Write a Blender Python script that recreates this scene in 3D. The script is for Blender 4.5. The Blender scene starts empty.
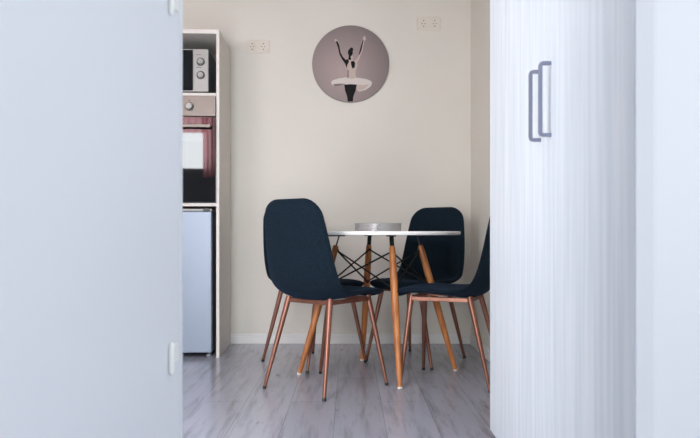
import bpy, bmesh, math, random
from mathutils import Vector, Matrix

random.seed(7)
S = bpy.context.scene
COL = S.collection
PI = math.pi

# ------------------------------------------------------------------ materials
def lin(r, g, b):
    f = lambda c: (c / 255 / 12.92) if c / 255 <= 0.04045 else ((c / 255 + 0.055) / 1.055) ** 2.4
    return (f(r), f(g), f(b), 1)

def mat(name, col, rough=0.5, metal=0.0, spec=0.5, **kw):
    m = bpy.data.materials.new(name)
    m.use_nodes = True
    b = m.node_tree.nodes['Principled BSDF']
    b.inputs['Base Color'].default_value = col
    b.inputs['Roughness'].default_value = rough
    b.inputs['Metallic'].default_value = metal
    b.inputs['Specular IOR Level'].default_value = spec
    for k, v in kw.items():
        b.inputs[k.replace('_', ' ')].default_value = v
    return m

def nodes(m):
    nt = m.node_tree
    return nt, nt.nodes['Principled BSDF']

def noise_tint(m, c0, c1, scale=(1, 1, 1), nscale=5, detail=4, lo=0.35, hi=0.65, bump=0.0, bscale=None):
    """mix two colours of the material by a stretched noise, with optional bump"""
    nt, b = nodes(m)
    tc = nt.nodes.new('ShaderNodeTexCoord')
    mp = nt.nodes.new('ShaderNodeMapping')
    mp.inputs['Scale'].default_value = scale
    nz = nt.nodes.new('ShaderNodeTexNoise')
    nz.inputs['Scale'].default_value = nscale
    nz.inputs['Detail'].default_value = detail
    rp = nt.nodes.new('ShaderNodeValToRGB')
    rp.color_ramp.elements[0].position = lo
    rp.color_ramp.elements[0].color = c0
    rp.color_ramp.elements[1].position = hi
    rp.color_ramp.elements[1].color = c1
    nt.links.new(tc.outputs['Object'], mp.inputs['Vector'])
    nt.links.new(mp.outputs['Vector'], nz.inputs['Vector'])
    nt.links.new(nz.outputs['Fac'], rp.inputs['Fac'])
    nt.links.new(rp.outputs['Color'], b.inputs['Base Color'])
    if bump:
        bn = nt.nodes.new('ShaderNodeBump')
        bn.inputs['Strength'].default_value = bump
        bn.inputs['Distance'].default_value = 0.002
        if bscale:
            n2 = nt.nodes.new('ShaderNodeTexNoise')
            n2.inputs['Scale'].default_value = bscale
            n2.inputs['Detail'].default_value = 3
            nt.links.new(tc.outputs['Object'], n2.inputs['Vector'])
            nt.links.new(n2.outputs['Fac'], bn.inputs['Height'])
        else:
            nt.links.new(nz.outputs['Fac'], bn.inputs['Height'])
        nt.links.new(bn.outputs['Normal'], b.inputs['Normal'])
    return m

M = {}
M['wall'] = noise_tint(mat('wall_paint', lin(222, 217, 208), 0.8, spec=0.25), lin(218, 213.6, 205), lin(223, 218.6, 210), nscale=1.6, bump=0.12, bscale=60)
M['ceiling'] = mat('ceiling_paint', lin(178, 173, 166), 0.85)
M['outer'] = mat('loggia_paint', lin(214, 218, 226), 0.8)
M['trim'] = mat('white_lacquer', lin(226, 224, 222), 0.4)
M['pvc'] = mat('white_plastic_door', lin(226, 229, 234), 0.38, spec=0.4)
M['hinge'] = mat('cream_plastic_hinge', lin(240, 240, 236), 0.3)
M['seal'] = mat('grey_seal', lin(150, 156, 160), 0.6)
M['melamine'] = noise_tint(mat('white_melamine', lin(215, 206, 200), 0.5), lin(213, 207, 200), lin(218, 212, 205), scale=(60, 60, 1.2), nscale=1.5)
M['niche'] = mat('grey_backboard', lin(112, 113, 106), 0.7)
M['darkboard'] = mat('dark_recess_board', lin(60, 66, 70), 0.7)
M['steel'] = mat('brushed_steel', lin(116, 108, 101), 0.42, 0.6)
M['chrome'] = mat('chrome', lin(215, 212, 208), 0.15, 1.0)
M['silver'] = mat('silver_plastic', lin(156, 154, 150), 0.4, 0.2)
M['ovenglass'] = mat('black_oven_glass', lin(5, 7, 10), 0.03, spec=0.5)
M['black'] = mat('black_plastic', lin(14, 14, 16), 0.4)
M['blackmetal'] = mat('black_metal', lin(8, 8, 9), 0.5, 0.0)
M['fridge'] = mat('silver_blue_fridge', lin(146, 156, 172), 0.42, 0.25)
M['fridge_side'] = mat('grey_fridge_side', lin(96, 104, 114), 0.5)
M['copper'] = noise_tint(mat('copper_metal', lin(196, 122, 98), 0.36, 0.65), lin(120, 79, 64), lin(146, 99, 83), scale=(1, 1, 0.2), nscale=9)
M['tabletop'] = mat('white_tabletop', lin(240, 238, 236), 0.3)
M['dish'] = mat('grey_dish', lin(176, 174, 174), 0.28, 0.35)
M['dishdark'] = mat('grey_dish_relief', lin(140, 138, 140), 0.3, 0.35)
M['handle'] = mat('grey_satin_handle', lin(138, 142, 162), 0.42, 0.45)
M['socket'] = mat('cream_socket_plastic', lin(220, 213, 202), 0.5)
M['socketdark'] = mat('socket_hole', lin(112, 104, 94), 0.6)
m = mat('pink_curtain', lin(240, 176, 180), 0.85)
nt, b = nodes(m)
tr = nt.nodes.new('ShaderNodeBsdfTranslucent')
tr.inputs['Color'].default_value = lin(246, 186, 190)
mx = nt.nodes.new('ShaderNodeMixShader')
mx.inputs[0].default_value = 0.7
nt.links.new(b.outputs[0], mx.inputs[1])
nt.links.new(tr.outputs[0], mx.inputs[2])
nt.links.new(mx.outputs[0], nt.nodes['Material Output'].inputs['Surface'])
M['curtain'] = m
M['wood'] = noise_tint(mat('beech_wood', lin(186, 116, 62), 0.42), lin(160, 92, 44), lin(198, 128, 72), scale=(14, 14, 0.9), nscale=3)
M['footwhite'] = mat('pale_foot_plastic', lin(214, 206, 196), 0.5)
M['concrete'] = mat('dark_outer_floor', lin(120, 118, 120), 0.8)

# navy felt
m = mat('navy_felt', lin(26, 42, 62), 0.95, spec=0.2)
noise_tint(m, lin(4, 14, 21), lin(19, 36, 49), nscale=230, detail=3, lo=0.34, hi=0.68, bump=0.6)
b = m.node_tree.nodes['Principled BSDF']
b.inputs['Sheen Weight'].default_value = 0.12
b.inputs['Sheen Roughness'].default_value = 0.5
b.inputs['Sheen Tint'].default_value = lin(70, 110, 160)
M['felt'] = m
M['piping'] = mat('navy_piping', lin(14, 26, 38), 0.9, spec=0.2)

# whitewashed wardrobe wood: vertical streaks
m = mat('whitewashed_wood', lin(216, 221, 228), 0.45)
noise_tint(m, lin(206, 214, 223), lin(224, 230, 236), scale=(60, 48, 1.6), nscale=1.0, detail=8, lo=0.30, hi=0.62)
M['wardrobe'] = m
M['plinth'] = mat('grey_plinth', lin(120, 122, 130), 0.7)

# laminate planks, running away from the camera
m = mat('grey_laminate', lin(150, 148, 152), 0.22, spec=0.5)
nt, b = nodes(m)
tc = nt.nodes.new('ShaderNodeTexCoord')
mp = nt.nodes.new('ShaderNodeMapping')
mp.inputs['Rotation'].default_value = (0, 0, PI / 2)
mp.inputs['Location'].default_value = (0.35, 0.06, 0)
br = nt.nodes.new('ShaderNodeTexBrick')
br.offset = 0.37
br.inputs['Scale'].default_value = 1.0
br.inputs['Brick Width'].default_value = 1.28
br.inputs['Row Height'].default_value = 0.192
br.inputs['Mortar Size'].default_value = 0.0016
br.inputs['Mortar Smooth'].default_value = 0.3
br.inputs['Color1'].default_value = lin(146, 147, 158)
br.inputs['Color2'].default_value = lin(155, 156, 168)
br.inputs['Mortar'].default_value = lin(122, 121, 128)
br.inputs['Bias'].default_value = 0.0
nt.links.new(tc.outputs['Object'], mp.inputs['Vector'])
nt.links.new(mp.outputs['Vector'], br.inputs['Vector'])
mg = nt.nodes.new('ShaderNodeMapping')
mg.inputs['Scale'].default_value = (18, 1.7, 1)
nt.links.new(tc.outputs['Object'], mg.inputs['Vector'])
ng = nt.nodes.new('ShaderNodeTexNoise')
ng.inputs['Scale'].default_value = 1.4
ng.inputs['Detail'].default_value = 7
ng.inputs['Roughness'].default_value = 0.65
nt.links.new(mg.outputs['Vector'], ng.inputs['Vector'])
rg = nt.nodes.new('ShaderNodeValToRGB')
rg.color_ramp.elements[0].position = 0.3
rg.color_ramp.elements[0].color = (0.68, 0.65, 0.65, 1)
rg.color_ramp.elements[1].position = 0.52
rg.color_ramp.elements[1].color = (1.08, 1.08, 1.09, 1)
nt.links.new(ng.outputs['Fac'], rg.inputs['Fac'])
# dark knots
mk = nt.nodes.new('ShaderNodeMapping')
mk.inputs['Scale'].default_value = (13, 4.2, 1)
nt.links.new(tc.outputs['Object'], mk.inputs['Vector'])
nk = nt.nodes.new('ShaderNodeTexNoise')
nk.inputs['Scale'].default_value = 1.0
nk.inputs['Detail'].default_value = 3
nt.links.new(mk.outputs['Vector'], nk.inputs['Vector'])
rk = nt.nodes.new('ShaderNodeValToRGB')
rk.color_ramp.elements[0].position = 0.25
rk.color_ramp.elements[0].color = (0.52, 0.46, 0.45, 1)
rk.color_ramp.elements[1].position = 0.34
rk.color_ramp.elements[1].color = (1, 1, 1, 1)
nt.links.new(nk.outputs['Fac'], rk.inputs['Fac'])
def mul(a, c):
    x = nt.nodes.new('ShaderNodeMix')
    x.data_type = 'RGBA'
    x.blend_type = 'MULTIPLY'
    x.inputs[0].default_value = 1
    nt.links.new(a, x.inputs[6])
    nt.links.new(c, x.inputs[7])
    return x.outputs[2]
nt.links.new(mul(mul(br.outputs['Color'], rg.outputs['Color']), rk.outputs['Color']), b.inputs['Base Color'])
M['floor'] = m

# printed backdrop of the round picture: a mauve gradient that is part of the print
m = mat('printed_backdrop', lin(150, 134, 132), 0.5)
nt, b = nodes(m)
tc = nt.nodes.new('ShaderNodeTexCoord')
mp = nt.nodes.new('ShaderNodeMapping')
mp.inputs['Location'].default_value = (0.11, 0, 0.09)
mp.inputs['Scale'].default_value = (2.3, 0.01, 2.1)
gr = nt.nodes.new('ShaderNodeTexGradient')
gr.gradient_type = 'SPHERICAL'
rp = nt.nodes.new('ShaderNodeValToRGB')
rp.color_ramp.elements[0].position = 0.05
rp.color_ramp.elements[0].color = lin(92, 83, 84)
rp.color_ramp.elements[1].position = 0.95
rp.color_ramp.elements[1].color = lin(168, 149, 146)
nt.links.new(tc.outputs['Object'], mp.inputs['Vector'])
nt.links.new(mp.outputs['Vector'], gr.inputs['Vector'])
nt.links.new(gr.outputs['Fac'], rp.inputs['Fac'])
nt.links.new(rp.outputs['Color'], b.inputs['Base Color'])
M['print'] = m
M['p_dark'] = mat('printed_black', lin(12, 11, 13), 0.6, spec=0.2)
M['p_skin'] = mat('printed_skin', lin(188, 168, 160), 0.5)
M['p_white'] = mat('printed_white', lin(206, 196, 190), 0.5)
M['p_grey'] = mat('printed_grey', lin(120, 106, 104), 0.5)
M['p_edge'] = mat('picture_edge', lin(130, 118, 116), 0.6)

# ------------------------------------------------------------------ mesh helpers
def B():
    return bmesh.new()

def box(bm, x0, x1, y0, y1, z0, z1):
    v = [bm.verts.new((x, y, z)) for z in (z0, z1) for y in (y0, y1) for x in (x0, x1)]
    for f in ((0, 2, 3, 1), (4, 5, 7, 6), (0, 1, 5, 4), (2, 6, 7, 3), (0, 4, 6, 2), (1, 3, 7, 5)):
        bm.faces.new([v[i] for i in f])
    return v

def prism(bm, pts, z0, z1):
    a = [bm.verts.new((x, y, z0)) for x, y in pts]
    c = [bm.verts.new((x, y, z1)) for x, y in pts]
    bm.faces.new(a[::-1]); bm.faces.new(c)
    for i in range(len(a)):
        j = (i + 1) % len(a)
        bm.faces.new((a[i], a[j], c[j], c[i]))

def frame_of(d):
    d = d.normalized()
    u = d.cross(Vector((0, 0, 1)))
    if u.length < 1e-4:
        u = Vector((1, 0, 0))
    u.normalize()
    return u, d.cross(u).normalized()

def tube(bm, pts, rad, seg=12, cap=True, closed=False):
    pts = [Vector(p) for p in pts]
    n = len(pts)
    if not hasattr(rad, '__len__'):
        rad = [rad] * n
    rings = []
    for i, p in enumerate(pts):
        if closed:
            d = pts[(i + 1) % n] - pts[i - 1]
        else:
            d = pts[min(i + 1, n - 1)] - pts[max(i - 1, 0)]
        u, w = frame_of(d)
        rings.append([bm.verts.new(p + rad[i] * (math.cos(2 * PI * k / seg) * u + math.sin(2 * PI * k / seg) * w)) for k in range(seg)])
    for i in range(n if closed else n - 1):
        a, c = rings[i], rings[(i + 1) % n]
        for k in range(seg):
            bm.faces.new((a[k], a[(k + 1) % seg], c[(k + 1) % seg], c[k]))
    if cap and not closed:
        bm.faces.new(rings[0][::-1])
        bm.faces.new(rings[-1])

def lathe(bm, prof, seg=48, axis='z', c=(0, 0, 0)):
    """prof: list of (r, h); a radius of 0 closes with a cap"""
    c = Vector(c)
    def P(r, h, a):
        x, y = r * math.cos(a), r * math.sin(a)
        return c + (Vector((x, y, h)) if axis == 'z' else Vector((x, h, y)))
    rings = []
    for r, h in prof:
        if r == 0:
            rings.append([bm.verts.new(P(0, h, 0))])
        else:
            rings.append([bm.verts.new(P(r, h, 2 * PI * k / seg)) for k in range(seg)])
    for a, d in zip(rings, rings[1:]):
        for k in range(seg):
            k2 = (k + 1) % seg
            if len(a) == 1:
                bm.faces.new((a[0], d[k], d[k2]))
            elif len(d) == 1:
                bm.faces.new((a[k], a[k2], d[0]))
            else:
                bm.faces.new((a[k], a[k2], d[k2], d[k]))

def poly(bm, pts, depth, mi=0):
    """polygon in the x-z plane with a small thickness towards -y"""
    a = [bm.verts.new((x, y, z)) for x, y, z in pts]
    c = [bm.verts.new((x, y - depth, z)) for x, y, z in pts]
    fs = [bm.faces.new(c)]
    n = len(a)
    for i in range(n):
        fs.append(bm.faces.new((a[i], a[(i + 1) % n], c[(i + 1) % n], c[i])))
    for f in fs:
        f.material_index = mi

def obj(name, bm, m, parent=None, smooth=False, bevel=0.0, subsurf=0, loc=None, angle=40):
    bmesh.ops.recalc_face_normals(bm, faces=bm.faces)
    me = bpy.data.meshes.new(name)
    bm.to_mesh(me)
    bm.free()
    for x in (m if isinstance(m, (list, tuple)) else [m]):
        me.materials.append(x)
    o = bpy.data.objects.new(name, me)
    COL.objects.link(o)
    if smooth:
        for p in me.polygons:
            p.use_smooth = True
        if not subsurf:
            me.set_sharp_from_angle(angle=math.radians(angle))
    if bevel:
        md = o.modifiers.new('bevel', 'BEVEL')
        md.width = bevel
        md.segments = 2
        md.limit_method = 'ANGLE'
        md.angle_limit = math.radians(40)
    if subsurf:
        md = o.modifiers.new('subsurf', 'SUBSURF')
        md.levels = subsurf
        md.render_levels = subsurf
    if parent:
        o.parent = parent
    if loc:
        o.location = loc
    return o

def tag(o, label, cat, group=None):
    o['label'] = label
    o['category'] = cat
    if group:
        o['group'] = group
    return o

def thing(name, label, cat, loc=(0, 0, 0), rz=0, group=None):
    o = bpy.data.objects.new(name, None)
    o.empty_display_size = 0.1
    COL.objects.link(o)
    o.location = loc
    o.rotation_euler = (0, 0, rz)
    return tag(o, label, cat, group)

def struct(name, bm, m, **k):
    o = obj(name, bm, m, **k)
    o['kind'] = 'structure'
    return o

def copy_thing(root, loc, rz):
    r = root.copy()
    COL.objects.link(r)
    r.location = loc
    r.rotation_euler = (0, 0, rz)
    for ch in list(root.children):
        c = ch.copy()
        COL.objects.link(c)
        c.parent = r
        for g in ch.children:
            d = g.copy()
            COL.objects.link(d)
            d.parent = c
    return r

# ------------------------------------------------------------------ camera
F = 681.0
CZ = 0.722
cam = bpy.data.cameras.new('camera')
cam.sensor_width = 36
cam.lens = F * 36 / 700
cam.shift_y = 13.3 / 700
cam.clip_start = 0.02
cam.dof.use_dof = True
cam.dof.focus_distance = 3.3
cam.dof.aperture_fstop = 5.6
co = bpy.data.objects.new('camera', cam)
COL.objects.link(co)
co.location = (0, 0, CZ)
co.rotation_euler = (PI / 2, 0, 0)
S.camera = co

# ------------------------------------------------------------------ the shell
YB = 4.42      # back wall
YP0, YP1 = 1.15, 1.21   # thin partition with the door
XR = 0.785     # right wall of the kitchen
XL = -2.9
H = 2.6
YO = -4.5      # outer wall of the glazed room in front

b_ = B(); box(b_, XL - 0.1, 1.7, YO - 0.1, YB + 0.1, -0.08, 0); struct('floor', b_, M['floor'])
b_ = B(); box(b_, XL - 0.1, 1.7, YO - 0.1, YB + 0.1, H, H + 0.08); struct('ceiling', b_, M['ceiling'])
b_ = B(); box(b_, XL - 0.1, XR + 0.5, YB, YB + 0.1, 0, H); struct('wall_back', b_, M['wall'])
def side_wall(name, x0, x1, y0, y1, wy0, wy1, wz0, wz1, m, win):  # wall with an invented framed opening that holds a fill light
    b_ = B()
    box(b_, x0, x1, y0, wy0, 0, H); box(b_, x0, x1, wy1, y1, 0, H)
    box(b_, x0, x1, wy0, wy1, 0, wz0); box(b_, x0, x1, wy0, wy1, wz1, H)
    struct(name, b_, m)
    b_ = B(); e = 0.045; a, c = x0 + 0.02, x1 - 0.02
    box(b_, a, c, wy0, wy0 + e, wz0, wz1); box(b_, a, c, wy1 - e, wy1, wz0, wz1)
    box(b_, a, c, wy0 + e, wy1 - e, wz0, wz0 + e); box(b_, a, c, wy0 + e, wy1 - e, wz1 - e, wz1)
    struct(win, b_, M['pvc'])
side_wall('wall_left', XL - 0.1, XL, YO, YB, -4.35, -2.25, 0.30, 2.30, M['wall'], 'window_4')  # opening and frame added around the left fill light
b_ = B()
box(b_, XR, XR + 0.5, 2.462, YB, 0, H)
box(b_, 1.11, XR + 0.5, YP1, 2.462, 0, H)
struct('wall_right', b_, M['wall'])
# partition between loggia and kitchen: door opening and on its left a window, plus an opening added for fill light
DX0, DX1 = -0.297, 0.506
WINS = [(-2.04, -1.04, 1.29, 1.95), (-0.98, -0.46, 0.04, 1.72)]  # the second, tall opening is added to brighten the kitchen
b_ = B()
edges = [XL] + [v for w_ in WINS for v in w_[:2]] + [DX0 - 0.12]
for i in range(0, 6, 2):
    box(b_, edges[i], edges[i + 1], YP0, YP1, 0, H)
for x0, x1, z0, z1 in WINS:
    box(b_, x0, x1, YP0, YP1, 0, z0)
    box(b_, x0, x1, YP0, YP1, z1, H)
box(b_, DX0 - 0.12, DX1 + 0.14, YP0, YP1, 2.14, H)
box(b_, DX1 + 0.14, 1.7, YP0 + 0.035, YP1, 0, H)
struct('wall_front', b_, M['outer'])
# loggia: right end wall and outer parapet
side_wall('wall_loggia_right', 1.6, 1.7, YO, YP0, -1.35, 0.55, 0.55, 2.25, M['outer'], 'window_5')  # invented opening and frame round the end fill light
b_ = B()
box(b_, XL, 1.6, YO - 0.1, YO, 0, 0.12)
box(b_, XL, 1.6, YO - 0.1, YO, 2.4, H)
struct('wall_outer', b_, M['outer'])
b_ = B()
for x in (XL + 0.03, -1.4, 0.1, 1.57):
    box(b_, x - 0.03, x + 0.03, YO - 0.08, YO - 0.02, 0.12, 2.4)
box(b_, XL, 1.6, YO - 0.08, YO - 0.02, 0.12, 0.17)
box(b_, XL, 1.6, YO - 0.08, YO - 0.02, 2.35, 2.4)
struct('window_1', b_, M['pvc'])
# frames of the small kitchen window and of the opening added for light
for n_, (x0, x1, z0, z1) in enumerate(WINS):
    b_ = B()
    y0, y1, e = YP0 + 0.005, YP1 - 0.005, 0.045
    box(b_, x0, x0 + e, y0, y1, z0, z1)
    box(b_, x1 - e, x1, y0, y1, z0, z1)
    box(b_, x0 + e, x1 - e, y0, y1, z0, z0 + e)
    box(b_, x0 + e, x1 - e, y0, y1, z1 - e, z1)
    struct('window_%d' % (n_ + 2), b_, M['pvc'])
# door frame (white plastic profile) round the opening
b_ = B()
box(b_, DX0 - 0.12, DX0 - 0.064, YP0, YP1, 0, 2.14)
box(b_, DX0 - 0.064, DX0, YP1 - 0.013, YP1, 0, 2.14)
prism(b_, [(DX1, YP1), (DX1, YP1 - 0.004), (DX1 + 0.026, YP1 - 0.016), (DX1 + 0.032, YP1 - 0.017), (DX1 + 0.14, YP1 - 0.020), (DX1 + 0.14, YP1)], 0, 2.14)
box(b_, DX0, DX1, YP0, YP1, 2.07, 2.14)
box(b_, DX0, DX1, YP0, YP1, 0, 0.012)
struct('trim_1', b_, M['pvc'], bevel=0.004)
# baseboards
def base(bm, x0, x1, y0, y1):
    box(bm, x0, x1, y0, y1, 0, 0.064)
b_ = B(); box(b_, -0.775, XR, YB - 0.013, YB, 0, 0.048); box(b_, -0.775, XR, YB - 0.009, YB, 0.048, 0.064)
struct('baseboard_back', b_, M['trim'], bevel=0.002)
b_ = B(); box(b_, XR - 0.010, XR, 2.47, YB - 0.013, 0, 0.048); box(b_, XR - 0.007, XR, 2.47, YB - 0.013, 0.048, 0.064)
struct('baseboard_right', b_, M['trim'], bevel=0.002)

# open door leaf, hinged at the left jamb, swung back beside the camera
hinge = Vector((DX0 + 0.0005, YP1 - 0.0185, 0))
b_ = B()
box(b_, -0.058, 0, -0.80, 0, 0.02, 2.06)
leaf = struct('door_1', b_, M['pvc'], bevel=0.004)
leaf.location = hinge
leaf.rotation_euler = (0, 0, math.radians(-4))
for zc, L in ((1.138, 0.11), (0.512, 0.052), (1.86, 0.11)):
    b_ = B()
    lathe(b_, [(0, -L / 2 - .003), (0.0030, -L / 2), (0.0046, -L / 2 + .006), (0.0046, L / 2 - .006), (0.0030, L / 2), (0, L / 2 + .003)], 20, c=(0.005, -0.062, zc))
    hg = obj('hinge', b_, M['hinge'], leaf, smooth=True)
    b_ = B()
    box(b_, 0.0, 0.0035, -0.056, -0.020, zc - L / 2 + 0.016, zc + L / 2 - 0.006)
    obj('hinge_plate', b_, M['hinge'], hg, bevel=0.001)

# pink curtains at the small kitchen window: a side drape and a short valance
def curtain(name, x0, x1, z0, z1, label, ph=0.0):
    t = thing(name, label, 'curtain', (x0, YP1 + 0.045 + ph, 0))
    bm = B()
    n = max(24, int((x1 - x0) * 130))
    rows = []
    for k_ in range(5):
        z = z0 + (z1 - z0) * k_ / 4
        rows.append([bm.verts.new(((x1 - x0) * i / n, 0.008 * math.sin(i * 0.75) * (1.15 - 0.1 * k_), z)) for i in range(n + 1)])
    for a, c in zip(rows, rows[1:]):
        for i in range(n):
            bm.faces.new((a[i], a[i + 1], c[i + 1], c[i]))
    obj('curtain_cloth', bm, M['curtain'], t, smooth=True)
curtain('window_drape', -1.15, -1.03, 1.25, 1.86, 'pink drape at the right side of the small kitchen window')
curtain('window_valance', -2.06, -1.10, 1.665, 1.99, 'short pink valance across the top of the small kitchen window', 0.034)

# ------------------------------------------------------------------ wall sockets
def socket(px, py, label):
    k = YB / F
    t = thing('wall_socket', label, 'socket', ((px - 350) * k, YB, CZ + (232.3 - py) * k), 0, 'double wall sockets high on the back wall')
    bm = B(); box(bm, -0.076, 0.076, -0.009, 0, -0.042, 0.042)
    obj('cover_plate', bm, M['socket'], t, bevel=0.004)
    for s in (-1, 1):
        bm = B()
        cx = s * 0.036
        lathe(bm, [(0.033, -0.0085), (0.033, -0.0125), (0.0245, -0.0125), (0.0225, -0.010), (0, -0.0098)], 32, axis='y', c=(cx, 0, 0))
        ins = obj('socket_insert', bm, M['socket'], t, smooth=True)
        bm = B()
        for q in (-1, 1):
            lathe(bm, [(0.0, -0.0108), (0.0036, -0.0108), (0.0036, -0.0095)], 12, axis='y', c=(cx + q * 0.0095, 0, 0))
        box(bm, cx - 0.0035, cx + 0.0035, -0.0125, -0.0095, 0.015, 0.0215)
        box(bm, cx - 0.0035, cx + 0.0035, -0.0125, -0.0095, -0.0215, -0.015)
        obj('contact', bm, M['socketdark'], ins)
    return t
socket(258, 47, 'pale double wall socket between the tall oven cabinet and the round picture')
socket(429, 24, 'pale double wall socket to the right of the round picture')

# ------------------------------------------------------------------ round ballet picture
k = YB / F
PC = ((350.6 - 350) * k, YB, CZ + (232.3 - 64.5) * k)
t = thing('round_picture', 'round mauve picture of a ballet dancer seen from behind, hung on the back wall', 'picture', PC)
bm = B(); lathe(bm, [(0, -0.003), (0.246, -0.003), (0.249, -0.006), (0.249, -0.015), (0.247, -0.017), (0, -0.017)], 96, axis='y')
obj('backing_board', bm, M['p_edge'], t, smooth=True)
bm = B(); lathe(bm, [(0, -0.0172), (0.247, -0.0172), (0.247, -0.0180), (0, -0.0180)], 96, axis='y')
q = 0.25 / 188
lay = [0]
def pp(pts, mi):
    lay[0] += 1
    y = -0.0180 - 0.00001 * lay[0]
    poly(bm, [((x - 199) * q, y, (217 - z) * q) for x, z in pts], 0.0002, mi)
def ell(cx, cy, rx, ry, mi, n=24):
    pp([(cx + rx * math.cos(2 * PI * i / n), cy + ry * math.sin(2 * PI * i / n)) for i in range(n)], mi)
# 1 dark, 2 skin, 3 white, 4 grey
pp([(104, 306), (112, 297), (140, 288), (180, 282), (230, 284), (275, 291), (299, 301), (303, 311), (297, 326), (272, 344), (238, 352), (226, 336), (200, 322), (170, 317), (150, 325), (124, 328), (108, 318)], 3)
pp([(112, 316), (146, 313), (176, 314), (150, 324), (124, 328)], 4)
pp([(228, 336), (232, 318), (262, 320), (290, 316), (270, 338), (240, 349)], 2)
pp([(168, 318), (200, 316), (230, 318), (224, 346), (213, 374), (210, 400), (185, 400), (182, 376), (172, 346)], 1)
pp([(173, 212), (188, 198), (208, 197), (228, 206), (233, 224), (222, 256), (226, 286), (205, 290), (180, 286), (185, 258), (175, 236)], 2)
pp([(180, 240), (190, 250), (190, 284), (181, 284), (185, 258)], 4)
pp([(119, 101), (124, 96), (132, 100), (142, 112), (138, 118), (127, 110)], 2)
pp([(127, 108), (135, 106), (144, 128), (150, 162), (162, 184), (176, 198), (186, 194), (192, 206), (184, 220), (180, 240), (172, 216), (158, 196), (145, 172), (137, 136)], 1)
pp([(200, 206), (214, 202), (222, 214), (218, 236), (208, 240), (202, 224)], 1)
pp([(258, 92), (266, 80), (272, 88), (274, 98), (265, 108), (257, 150), (249, 172), (238, 198), (230, 212), (221, 204), (236, 184), (244, 160), (251, 118)], 2)
pp([(258, 98), (262, 104), (252, 150), (244, 170), (238, 176), (244, 150)], 1)
pp([(190, 172), (206, 172), (208, 198), (188, 198)], 1)
pp([(199, 174), (207, 172), (210, 196), (202, 198)], 2)
ell(198, 162, 12, 18, 1)
ell(203, 148, 9, 10, 1)
obj('printed_face', bm, [M['print'], M['p_dark'], M['p_skin'], M['p_white'], M['p_grey']], t)

# ------------------------------------------------------------------ tall kitchen cabinet with niche, oven and fridge bays
CX1 = -0.776          # outer face of the right side panel
CX0 = CX1 - 0.60
CY0 = 3.92            # front
PT = 0.018
def zc(py, d=CY0):
    return CZ + (232.3 - py) * d / F
ZT = zc(29.5)
cab = thing('tall_cabinet', 'tall white open cabinet standing against the back wall, holding microwave, oven and fridge', 'cabinet', (CX0, CY0, 0))
def cb(name, x0, x1, y0, y1, z0, z1, m, bev=0.001):
    bm = B(); box(bm, x0 - CX0, x1 - CX0, y0 - CY0, y1 - CY0, z0, z1)
    return obj(name, bm, m, cab, bevel=bev)
cb('side_panel', CX1 - PT, CX1, CY0, YB - 0.002, 0, ZT, M['melamine'])
cb('side_panel', CX0, CX0 + PT, CY0, YB - 0.002, 0, ZT, M['melamine'])
cb('top_panel', CX0 + PT, CX1 - PT, CY0, YB - 0.002, ZT - 0.024, ZT, M['melamine'])
ZS1 = zc(93.0)       # niche floor (top of the shelf)
ZS0 = zc(96.3)
ZO0 = zc(203.0)      # board under the oven
ZO1 = zc(206.2)
cb('shelf', CX0 + PT, CX1 - PT, CY0, YB - 0.01, ZS0, ZS1, M['melamine'])
cb('shelf', CX0 + PT, CX1 - PT, CY0, YB - 0.01, ZO1, ZO0, M['melamine'])
cb('back_panel', CX0 + PT, CX1 - PT, YB - 0.010, YB - 0.004, 0.0, ZT - 0.024, M['niche'])

# microwave in the niche
MY = CY0 + 0.03
MX1 = (204.6 - 350) * MY / F
MX0 = MX1 - 0.44
MZ0 = ZS1 + 0.013
MZ1 = zc(49.3, MY)
mw = thing('microwave', 'silver microwave with two dials sitting in the top niche of the tall cabinet', 'microwave', (MX0, MY, ZS1))
def mb(name, x0, x1, y0, y1, z0, z1, m, bev=0.002, parent=None):
    bm = B(); box(bm, x0 - MX0, x1 - MX0, y0 - MY, y1 - MY, z0 - ZS1, z1 - ZS1)
    return obj(name, bm, m, parent or mw, bevel=bev)
mb('body', MX0, MX1, MY + 0.02, MY + 0.33, MZ0, MZ1, M['fridge_side'], 0.004)
MS = (189.3 - 350) * MY / F
dr = mb('door', MX0, MS, MY, MY + 0.02, MZ0, MZ1, M['silver'])
mb('door_window', MX0 + 0.02, MS - 0.001, MY - 0.002, MY + 0.001, MZ0 + 0.006, MZ1 - 0.006, M['ovenglass'], 0.0008, dr)
pn = mb('control_panel', MS + 0.001, MX1, MY, MY + 0.02, MZ0, MZ1, M['silver'])
for z in (zc(55.0, MY), zc(67.6, MY)):
    x = (192.4 - 350) * MY / F
    bm = B()
    box(bm, x - MX0, x - MX0 + 0.030, -0.0006, 0.001, z - ZS1 - 0.0012, z - ZS1 + 0.0012)
    obj('printed_mark', bm, M['black'], pn)
for py in (62.0, 75.3):
    bm = B()
    cx, cz = (197.0 - 350) * MY / F - MX0, zc(py, MY) - ZS1
    lathe(bm, [(0.0235, 0.001), (0.0235, -0.003), (0.021, -0.004), (0.0, -0.004)], 32, axis='y', c=(cx, 0, cz))
    kn = obj('dial_ring', bm, M['blackmetal'], pn, smooth=True)
    # a ring and a grip bar make the dial
    bm = B()
    lathe(bm, [(0.0185, -0.003), (0.017, -0.016), (0.015, -0.018), (0, -0.018)], 32, axis='y', c=(cx, 0, cz))
    box(bm, cx - 0.003, cx + 0.003, -0.024, -0.017, cz - 0.015, cz + 0.015)
    o = obj('dial', bm, M['silver'], pn, smooth=True)
for x in (MX0 + 0.04, MX1 - 0.05):
    for y in (MY + 0.05, MY + 0.28):
        bm = B(); lathe(bm, [(0, 0), (0.011, 0), (0.013, 0.015), (0, 0.015)], 16, c=(x - MX0, y - MY, 0))
        obj('foot', bm, M['black'], mw)

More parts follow.
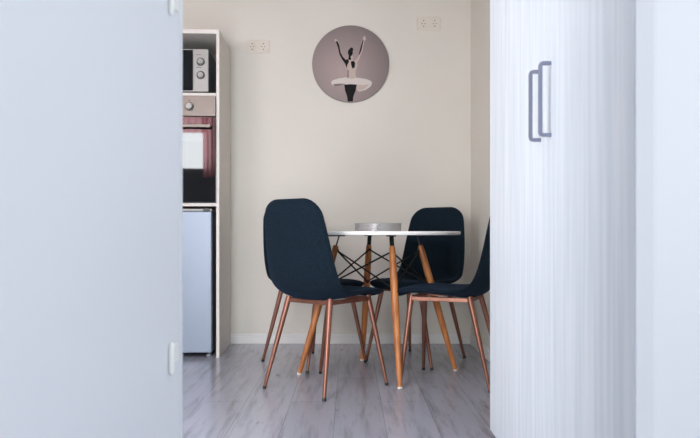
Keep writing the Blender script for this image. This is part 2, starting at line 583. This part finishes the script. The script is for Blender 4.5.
# built-in oven
OX0, OX1 = CX0 + PT + 0.001, CX1 - PT - 0.001
OZ0, OZ1 = ZO0 + 0.001, ZS0 - 0.001
ZP = zc(117.3)
ov = thing('oven', 'built-in black glass oven with steel control panel and steel bar handle', 'oven', (OX0, CY0, OZ0))
def ob(name, x0, x1, y0, y1, z0, z1, m, bev=0.002, parent=None):
    bm = B(); box(bm, x0 - OX0, x1 - OX0, y0 - CY0, y1 - CY0, z0 - OZ0, z1 - OZ0)
    return obj(name, bm, m, parent or ov, bevel=bev)
ob('body', OX0 + 0.01, OX1 - 0.01, CY0 + 0.005, CY0 + 0.46, OZ0, OZ1, M['darkboard'])
cp = ob('control_panel', OX0, OX1, CY0 - 0.020, CY0 + 0.003, ZP + 0.003, OZ1, M['steel'])
od = ob('door', OX0, OX1, CY0 - 0.020, CY0 + 0.003, OZ0 + 0.004, ZP, M['ovenglass'])
kx0 = (185.3 - 350) * 3.9 / F
for i in range(3):
    cx, cz = kx0 - i * 0.17 - OX0, zc(106.8, 3.9) - OZ0
    bm = B()
    lathe(bm, [(0.0255, -0.0195), (0.0255, -0.0225), (0.0205, -0.0225)], 32, axis='y', c=(cx, 0, cz))
    obj('knob_collar', bm, M['black'], cp, smooth=True)
    bm = B()
    lathe(bm, [(0.020, -0.020), (0.0185, -0.043), (0.016, -0.046), (0, -0.046)], 32, axis='y', c=(cx, 0, cz))
    box(bm, cx - 0.0015, cx + 0.0015, -0.0468, -0.045, cz, cz + 0.016)
    obj('knob', bm, M['silver'], cp, smooth=True)
    bm = B(); lathe(bm, [(0, -0.0205), (0.004, -0.0205), (0.004, -0.0195)], 16, axis='y', c=(cx, 0, cz + 0.036))
    obj('indicator_lamp', bm, M['black'], cp)
hz0, hz1 = zc(127.6, 3.87), zc(124.2, 3.87)
hx1 = (206.0 - 350) * 3.87 / F
hx0 = OX0 + OX1 - hx1
hd = ob('handle', hx0, hx1, CY0 - 0.058, CY0 - 0.043, hz0, hz1, M['steel'], 0.003, od)
for x in (hx0 + 0.025, hx1 - 0.025):
    ob('handle_post', x - 0.007, x + 0.007, CY0 - 0.045, CY0 - 0.019, hz0 + 0.003, hz1 - 0.003, M['steel'], 0.001, od)

# small fridge in the lower bay
FY = CY0 + 0.015
FX1 = (207.6 - 350) * FY / F
FX0 = FX1 - 0.475
FZ1 = zc(208.6, FY)
fr = thing('fridge', 'small silver fridge with a flat door in the bottom bay of the tall cabinet', 'fridge', (FX0, FY, 0))
def fb(name, x0, x1, y0, y1, z0, z1, m, bev=0.004, parent=None):
    bm = B(); box(bm, x0 - FX0, x1 - FX0, y0 - FY, y1 - FY, z0, z1)
    return obj(name, bm, m, parent or fr, bevel=bev)
fb('body', FX0, FX1, FY + 0.055, FY + 0.45, 0.025, FZ1 - 0.008, M['fridge_side'])
fb('door', FX0, FX1, FY, FY + 0.048, 0.026, FZ1 - 0.016, M['fridge'], 0.006)
fb('door_seal', FX0 + 0.008, FX1 - 0.008, FY + 0.047, FY + 0.057, 0.035, FZ1 - 0.03, M['seal'], 0.001)
fb('top_panel', FX0, FX1 + 0.001, FY + 0.01, FY + 0.45, FZ1 - 0.015, FZ1, M['silver'], 0.004)
fb('hinge', FX1 - 0.05, FX1 - 0.012, FY + 0.0, FY + 0.03, FZ1 - 0.016, FZ1 + 0.004, M['black'], 0.002)
for x in (FX0 + 0.04, FX1 - 0.022):
    for y in (0.05, 0.40):
        bm = B(); lathe(bm, [(0, 0), (0.016, 0), (0.016, 0.010), (0.008, 0.012), (0.008, 0.030), (0, 0.030)], 20, c=(x - FX0, y, 0))
        obj('foot', bm, M['seal'], fr, smooth=True)

# the whole unit stands a touch askew to the wall
TH = 0.048
PV = Vector((CX1, YB - 0.002, 0))
for o in (cab, mw, ov, fr):
    o.location = PV + Matrix.Rotation(TH, 3, 'Z') @ (Vector(o.location) - PV)
    o.rotation_euler = (0, 0, TH)

# ------------------------------------------------------------------ table
TX, TY = 0.145, 3.497
TA = math.radians(10.5)
tab = thing('round_table', 'round white dining table with four splayed wooden legs and black wire bracing', 'table', (TX, TY, 0), 0)
ZTT = 0.727
bm = B()
R_ = 0.418
lathe(bm, [(0, 0.7085), (R_ - 0.008, 0.7085), (R_ - 0.002, 0.7105), (R_, 0.715), (R_, 0.7215), (R_ - 0.0015, 0.7255), (R_ - 0.005, ZTT), (0, ZTT)], 96)
obj('tabletop', bm, M['tabletop'], tab, smooth=True)
LZ = 0.652            # height where the wood begins
LA = [math.radians(v) for v in (7.5, 102.0, 186.0, 284.0)]
TOPS = [(0.220, 6.0), (0.217, 101.0), (0.217, 186.0), (0.217, 285.5)]     # radius, bearing of each leg under the top
FEET = [(0.410, 8.0), (0.352, 102.6), (0.406, 186.0), (0.3715, 283.2)]    # and on the floor
def polar(q, z):
    return Vector((q[0] * math.cos(math.radians(q[1])), q[0] * math.sin(math.radians(q[1])), z))
def legpt(i, z):
    a, c = polar(TOPS[i], LZ), polar(FEET[i], 0.0)
    return a + (c - a) * ((LZ - z) / LZ)
for i in range(4):
    bm = B()
    zs = [0.008, 0.05, 0.2, 0.36, 0.5, 0.60, 0.645, 0.655]
    rs = [0.0115, 0.0125, 0.0155, 0.0178, 0.0182, 0.0165, 0.0145, 0.011]
    tube(bm, [legpt(i, z) for z in zs], rs, 18)
    leg = obj('leg', bm, M['wood'], tab, smooth=True)
    bm = B()
    tube(bm, [legpt(i, 0.0), legpt(i, 0.010)], [0.0115, 0.0128], 18)
    c = obj('foot_cap', bm, M['footwhite'], leg, smooth=True)
    # flat black strap from the leg top to the plate under the top
    a = LA[i]
    er, et = Vector((math.cos(a), math.sin(a), 0)), Vector((-math.sin(a), math.cos(a), 0))
    bm = B()
    p0, p1 = legpt(i, 0.600), legpt(i, 0.7035)
    w, th = 0.0105, 0.003
    off = er * 0.0
    for (A0, A1) in ((p0, p1),):
        vs = []
        for P in (A0, A1):
            for sa, sb in ((-1, -1), (1, -1), (1, 1), (-1, 1)):
                vs.append(bm.verts.new(P + et * (w * sa) + er * (th * sb)))
        for f in ((3, 2, 1, 0), (4, 5, 6, 7), (0, 1, 5, 4), (1, 2, 6, 5), (2, 3, 7, 6), (3, 0, 4, 7)):
            bm.faces.new([vs[j] for j in f])
    # tab under the top
    vs = []
    for rr in (p1.xy.length - 0.03, p1.xy.length + 0.062):
        for zz in (0.7015, 0.7083):
            for sa in (-1, 1):
                vs.append(bm.verts.new(er * rr + et * (0.011 * sa) + Vector((0, 0, zz))))
    for f in ((0, 1, 3, 2), (4, 6, 7, 5), (0, 4, 5, 1), (2, 3, 7, 6), (0, 2, 6, 4), (1, 5, 7, 3)):
        bm.faces.new([vs[j] for j in f])
    obj('bracket', bm, M['blackmetal'], tab)
    # bolts at the wire joints
    for z in (0.628, 0.452):
        bm = B()
        p = legpt(i, z)
        tube(bm, [p - er * 0.021, p - er * 0.012], 0.0075, 10)
        obj('bolt', bm, M['blackmetal'], leg, smooth=True)
for i in range(4):
    j = (i + 1) % 4
    for (p, r) in ((i, j), (j, i)):
        bm = B()
        A0, A1 = legpt(p, 0.628), legpt(r, 0.452)
        ai, aj = LA[p], LA[r]
        A0 = A0 - Vector((math.cos(ai), math.sin(ai), 0)) * 0.012
        A1 = A1 - Vector((math.cos(aj), math.sin(aj), 0)) * 0.012
        tube(bm, [A0, A1], 0.0042, 8)
        obj('brace_wire', bm, M['blackmetal'], tab, smooth=True)

# grey round dish on the table
bm = B()
prof = [(0, 0.004), (0.112, 0.0), (0.1165, 0.0015), (0.1175, 0.006)]
for i in range(4):
    z = 0.007 + i * 0.0075
    prof += [(0.1175, z), (0.1185, z + 0.002), (0.1185, z + 0.0045), (0.1172, z + 0.0065)]
prof += [(0.1195, 0.038), (0.1200, 0.040), (0.1190, 0.042), (0.1150, 0.041), (0.112, 0.034), (0.110, 0.010), (0, 0.008)]
lathe(bm, prof, 72)
d = thing('dish', 'shallow round grey dish on the white table top', 'dish', (TX - 0.001, TY, ZTT), 0)
obj('bowl', bm, M['dish'], d, smooth=True)
bm = B()
pts = [(0.010 * math.cos(a) , -0.1185 , 0.0205 + 0.0115 * math.sin(a)) for a in [math.radians(60 + 24 * i) for i in range(11)]]
tube(bm, pts, 0.0022, 8)
obj('crescent_relief', bm, M['dishdark'], d, smooth=True)

# ------------------------------------------------------------------ chairs
def spline(pts, n):
    """Catmull-Rom through pts, resampled evenly by length"""
    P = [Vector(p) for p in pts]
    P = [2 * P[0] - P[1]] + P + [2 * P[-1] - P[-2]]
    out = []
    for i in range(1, len(P) - 2):
        for s in range(24):
            t_ = s / 24
            a, b2, c2, d2 = P[i - 1], P[i], P[i + 1], P[i + 2]
            out.append(0.5 * ((2 * b2) + (c2 - a) * t_ + (2 * a - 5 * b2 + 4 * c2 - d2) * t_ ** 2 + (3 * b2 - a - 3 * c2 + d2) * t_ ** 3))
    out.append(P[-2])
    L = [0]
    for a, b2 in zip(out, out[1:]):
        L.append(L[-1] + (b2 - a).length)
    return out, L

# y (forward), z, half width, edge curl towards the sitter
PROF = [(.268, .434, .177, .000), (.232, .456, .184, .002), (.130, .461, .192, .008), (.040, .452, .199, .018), (-.050, .441, .209, .034), (-.115, .446, .213, .050),
        (-.158, .476, .210, .060), (-.180, .535, .206, .057), (-.190, .610, .200, .048), (-.198, .700, .190, .038), (-.205, .780, .178, .029), (-.210, .835, .168, .021), (-.212, .867, .160, .016)]
def shell_rows(inset=0.0):
    raw, L = spline(PROF, 0)
    total = L[-1]
    def at(s):
        s = min(max(s, 0), total)
        for i in range(len(L) - 1):
            if L[i + 1] >= s:
                f = (s - L[i]) / max(1e-9, L[i + 1] - L[i])
                return raw[i].lerp(raw[i + 1], f)
        return raw[-1]
    rf, rb = 0.080, 0.078
    ss = [rf * (1 - math.cos(x)) for x in [PI / 2 * i / 6 for i in range(7)]]
    mid = 26
    ss += [rf + (total - rf - rb) * i / mid for i in range(1, mid)]
    ss += [total - rb * (1 - math.cos(x)) for x in [PI / 2 * i / 6 for i in range(6, -1, -1)]]
    rows = []
    for s in ss:
        p = at(s)
        e = 0.002
        d = at(s + e) - at(s - e)
        d = Vector((d[0], d[1])).normalized()
        n = Vector((d[1], -d[0]))       # towards the sitter
        hw = p[2]
        if s < rf:
            hw = hw - rf + math.sqrt(max(0, rf ** 2 - (rf - s) ** 2))
        elif s > total - rb:
            q_ = s - (total - rb)
            hw = hw - rb + math.sqrt(max(0, rb ** 2 - q_ ** 2))
        rows.append((p[0], p[1], hw, p[3], n))
    return rows

def shell_mesh(th=0.030):
    rows = shell_rows()
    bm = B()
    us = [-1, -.93, -.82, -.66, -.46, -.23, 0, .23, .46, .66, .82, .93, 1]
    full = [p[2] for p in rows]
    top, bot = [], []
    for (y, z, hw, c, n) in rows:
        rt, rbm = [], []
        for u in us:
            x = u * hw
            k_ = min(1, abs(x) / 0.225) ** 2.4 * c * 1.0
            tk = th * (1 - 0.55 * abs(u) ** 6)
            off = 0.5 * (th - tk)
            rt.append(bm.verts.new((x, y + n[0] * (k_ - off), z + n[1] * (k_ - off))))
            rbm.append(bm.verts.new((x, y + n[0] * (k_ - off - tk), z + n[1] * (k_ - off - tk))))
        top.append(rt); bot.append(rbm)
    m_, w_ = len(top), len(us)
    for i in range(m_ - 1):
        for j in range(w_ - 1):
            bm.faces.new((top[i][j], top[i][j + 1], top[i + 1][j + 1], top[i + 1][j]))
            bm.faces.new((bot[i][j], bot[i + 1][j], bot[i + 1][j + 1], bot[i][j + 1]))
        for j in (0, w_ - 1):
            bm.faces.new((top[i][j], top[i + 1][j], bot[i + 1][j], bot[i][j]))
    for i in (0, m_ - 1):
        for j in range(w_ - 1):
            bm.faces.new((top[i][j], bot[i][j], bot[i][j + 1], top[i][j + 1]))
    # line of the piping: round the rim at mid thickness
    rim = [((top[i][-1].co + bot[i][-1].co) / 2) for i in range(m_)]
    rim += [((top[-1][j].co + bot[-1][j].co) / 2) for j in range(w_ - 2, 0, -1)]
    rim += [((top[i][0].co + bot[i][0].co) / 2) for i in range(m_ - 1, -1, -1)]
    rim += [((top[0][j].co + bot[0][j].co) / 2) for j in range(1, w_ - 1)]
    rim = [v.copy() for v in rim]
    out = [rim[0]]
    for v in rim[1:]:
        if (v - out[-1]).length > 0.004:
            out.append(v)
    return bm, out

FT, TP = 0.212, 0.118
def make_chair(label, loc, rz):
    t = thing('dining_chair', label, 'chair', loc, rz, 'navy felt dining chairs round the table')
    bm, rim = shell_mesh()
    sh = obj('seat_shell', bm, M['felt'], t, smooth=True, subsurf=1)
    bm = B()
    tube(bm, rim, 0.0042, 8, closed=True)
    obj('piping', bm, M['piping'], sh, smooth=True)
    for sx, sy in ((-1, 1), (1, 1), (-1, -1), (1, -1)):
        tp = Vector((sx * (0.120 if sy > 0 else 0.128), 0.180 if sy > 0 else -0.100, 0.424))
        ft = Vector((sx * (0.212 if sy > 0 else 0.185), 0.211 if sy > 0 else -0.206, 0.0))
        bm = B()
        tube(bm, [tp, ft.lerp(tp, 0.5), ft.lerp(tp, 0.022)], [0.0135, 0.0112, 0.0078], 16)
        lg = obj('leg', bm, M['copper'], t, smooth=True)
        bm = B()
        tube(bm, [ft.lerp(tp, 0.030), ft.lerp(tp, 0.0)], [0.0088, 0.0084], 16)
        obj('foot_cap', bm, M['black'], lg, smooth=True)
    bm = B()
    z0, z1, w = 0.397, 0.417, 0.007
    a = TP + 0.004
    a = 0.127
    yf, yr = 0.183, -0.103
    def ring(o_, za, zb):
        return [[bm.verts.new((x * (a + o_), (yf + o_) if y > 0 else (yr - o_), z)) for x, y in ((-1, -1), (1, -1), (1, 1), (-1, 1))] for z in (za, zb)]
    (oa, ob_), (ia, ib) = ring(w, z0, z1), ring(-w, z0, z1)
    for j in range(4):
        l_ = (j + 1) % 4
        bm.faces.new((oa[j], oa[l_], ob_[l_], ob_[j]))
        bm.faces.new((ia[j], ib[j], ib[l_], ia[l_]))
        bm.faces.new((oa[j], ia[j], ia[l_], oa[l_]))
        bm.faces.new((ob_[j], ob_[l_], ib[l_], ib[j]))
    obj('seat_frame', bm, M['copper'], t, bevel=0.002)
    return t

def face(dx, dy):
    return math.atan2(-dx, dy)
L1 = 'navy felt dining chair nearest the viewer, back turned, left of the table'
L2 = 'navy felt dining chair at the right, facing left, half hidden behind the white wardrobe'
L3 = 'navy felt dining chair beyond the table, front of its backrest towards the viewer'
L4 = 'navy felt dining chair mostly hidden behind the nearest chair'
c1 = make_chair(L1, (-0.123, 3.186, 0), face(.635, .772))
for lab, loc, d_ in ((L2, (0.506, 3.303, 0), (-.932, .363)), (L3, (0.387, 3.862, 0), (-.605, -.796)), (L4, (-0.212, 3.786, 0), (.69, -.72))):
    c = copy_thing(c1, loc, face(*d_))
    c['label'] = lab

# ------------------------------------------------------------------ wardrobe on the right, its doors facing left
WX = 0.504
WY0, WY1 = YP1 + 0.002, 2.452
wd = thing('wardrobe', 'tall whitewashed wood wardrobe beside the doorway, doors facing the table side', 'wardrobe', (WX, WY0, 0))
def wb(name, x0, x1, y0, y1, z0, z1, m, bev=0.0015, parent=None):
    bm = B(); box(bm, x0 - WX, x1 - WX, y0 - WY0, y1 - WY0, z0, z1)
    return obj(name, bm, m, parent or wd, bevel=bev)
wb('body', WX + 0.021, 1.09, WY0, WY1 - 0.001, 0.06, 2.3, M['wardrobe'])
wb('plinth', WX + 0.05, 1.08, WY0 + 0.005, WY1 - 0.02, 0, 0.06, M['plinth'])
seam = 0.504 * F / (545.7 - 350)
for y0, y1, s in ((WY0, seam - 0.001, -1), (seam + 0.001, WY1, 1)):
    dr = wb('door', WX, WX + 0.019, y0, y1, 0.012, 2.295, M['wardrobe'], 0.001)
    yh = seam + s * 0.046
    za, zb = 0.966, 1.146
    bm = B()
    pr = 0.027
    def hp(x, z):
        return (x, yh - WY0, z)
    # square bar bow handle with small rounded corners
    w = 0.0046
    def sect(p, dx, dz):
        n = Vector((-dz, 0, dx))
        return [bm.verts.new(Vector(p) + n * (w * a_) + Vector((0, 1, 0)) * (w * b_)) for a_, b_ in ((-1, -1), (1, -1), (1, 1), (-1, 1))]
    path = [(0.0, za, -1, 0), (-pr + 0.007, za, -1, 0), (-pr + 0.0018, za + 0.0018, -.7, .7), (-pr, za + 0.007, 0, 1), (-pr, zb - 0.007, 0, 1), (-pr + 0.0018, zb - 0.0018, .7, .7), (-pr + 0.007, zb, 1, 0), (0.0, zb, 1, 0)]
    rings = [sect(hp(x, z), dx, dz) for x, z, dx, dz in path]
    for a_, c_ in zip(rings, rings[1:]):
        for j in range(4):
            bm.faces.new((a_[j], a_[(j + 1) % 4], c_[(j + 1) % 4], c_[j]))
    bm.faces.new(rings[0]); bm.faces.new(rings[-1][::-1])
    h = obj('handle', bm, M['handle'], dr, bevel=0.001)
    h['label'] = 'grey satin bow handle'

# ------------------------------------------------------------------ light
w = bpy.data.worlds.new('world')
S.world = w
w.use_nodes = True
nt = w.node_tree
bg = nt.nodes['Background']
sky = nt.nodes.new('ShaderNodeTexSky')
sky.sky_type = 'HOSEK_WILKIE'
sky.sun_direction = (0.5, 0.6, 0.62)
sky.turbidity = 3
nt.links.new(sky.outputs['Color'], bg.inputs['Color'])
bg.inputs['Strength'].default_value = 0.5

def area(name, loc, rot, sx, sy, power, col):
    l = bpy.data.lights.new(name, 'AREA')
    l.shape = 'RECTANGLE'
    l.size, l.size_y = sx, sy
    l.energy = power
    l.color = col
    o = bpy.data.objects.new(name, l)
    COL.objects.link(o)
    o.location = loc
    o.rotation_euler = rot
    return o
area('daylight_loggia_window', (0.1, YO - 0.12, 1.2), (PI / 2, 0, 0), 2.9, 2.1, 66, (0.91, 0.95, 1.0))
area('fill_loggia_left', (XL - 0.03, -3.3, 1.3), (0, -PI / 2, 0), 1.9, 2.0, 78, (0.91, 0.95, 1.0))  # added fill that brightens the wardrobe; no window known on this wall
area('fill_loggia_end', (1.63, -0.4, 1.4), (0, PI / 2, 0), 1.6, 1.8, 32, (0.91, 0.95, 1.0))  # added fill that brightens the open door leaf; its window is invented
area('daylight_small_window', (-1.54, YP0 + 0.02, 1.6), (PI / 2, 0, 0), 0.90, 0.56, 30, (0.93, 0.97, 1.0))
area('fill_kitchen_opening', (-0.72, YP0 + 0.02, 0.86), (PI / 2, 0, 0), 0.42, 1.55, 33, (0.93, 0.97, 1.0))  # added fill for back wall and wardrobe, set in an invented opening
# unseen ceiling panel, added as fill light in the front part of the kitchen
LP = (-0.45, 1.62)
t = thing('ceiling_fill_panel', 'unseen flat fill-light panel added on the ceiling just inside the door', 'lamp', (LP[0], LP[1], H))
bm = B(); box(bm, -0.32, 0.32, -0.32, 0.32, -0.03, 0)
obj('fill_panel_housing', bm, M['trim'], t, bevel=0.004)
area('ceiling_fill_light', (LP[0], LP[1], H - 0.034), (0, 0, 0), 0.6, 0.6, 13, (0.91, 0.95, 1.0))

vs_ = S.view_settings
S.display_settings.display_device = 'sRGB'
vs_.view_transform = 'Standard'
vs_.look = 'None'
vs_.exposure = 0.07
vs_.gamma = 1.0
vs_.use_curve_mapping = False
S.cycles.use_denoising = True
S.cycles.max_bounces = 10
S.cycles.diffuse_bounces = 6
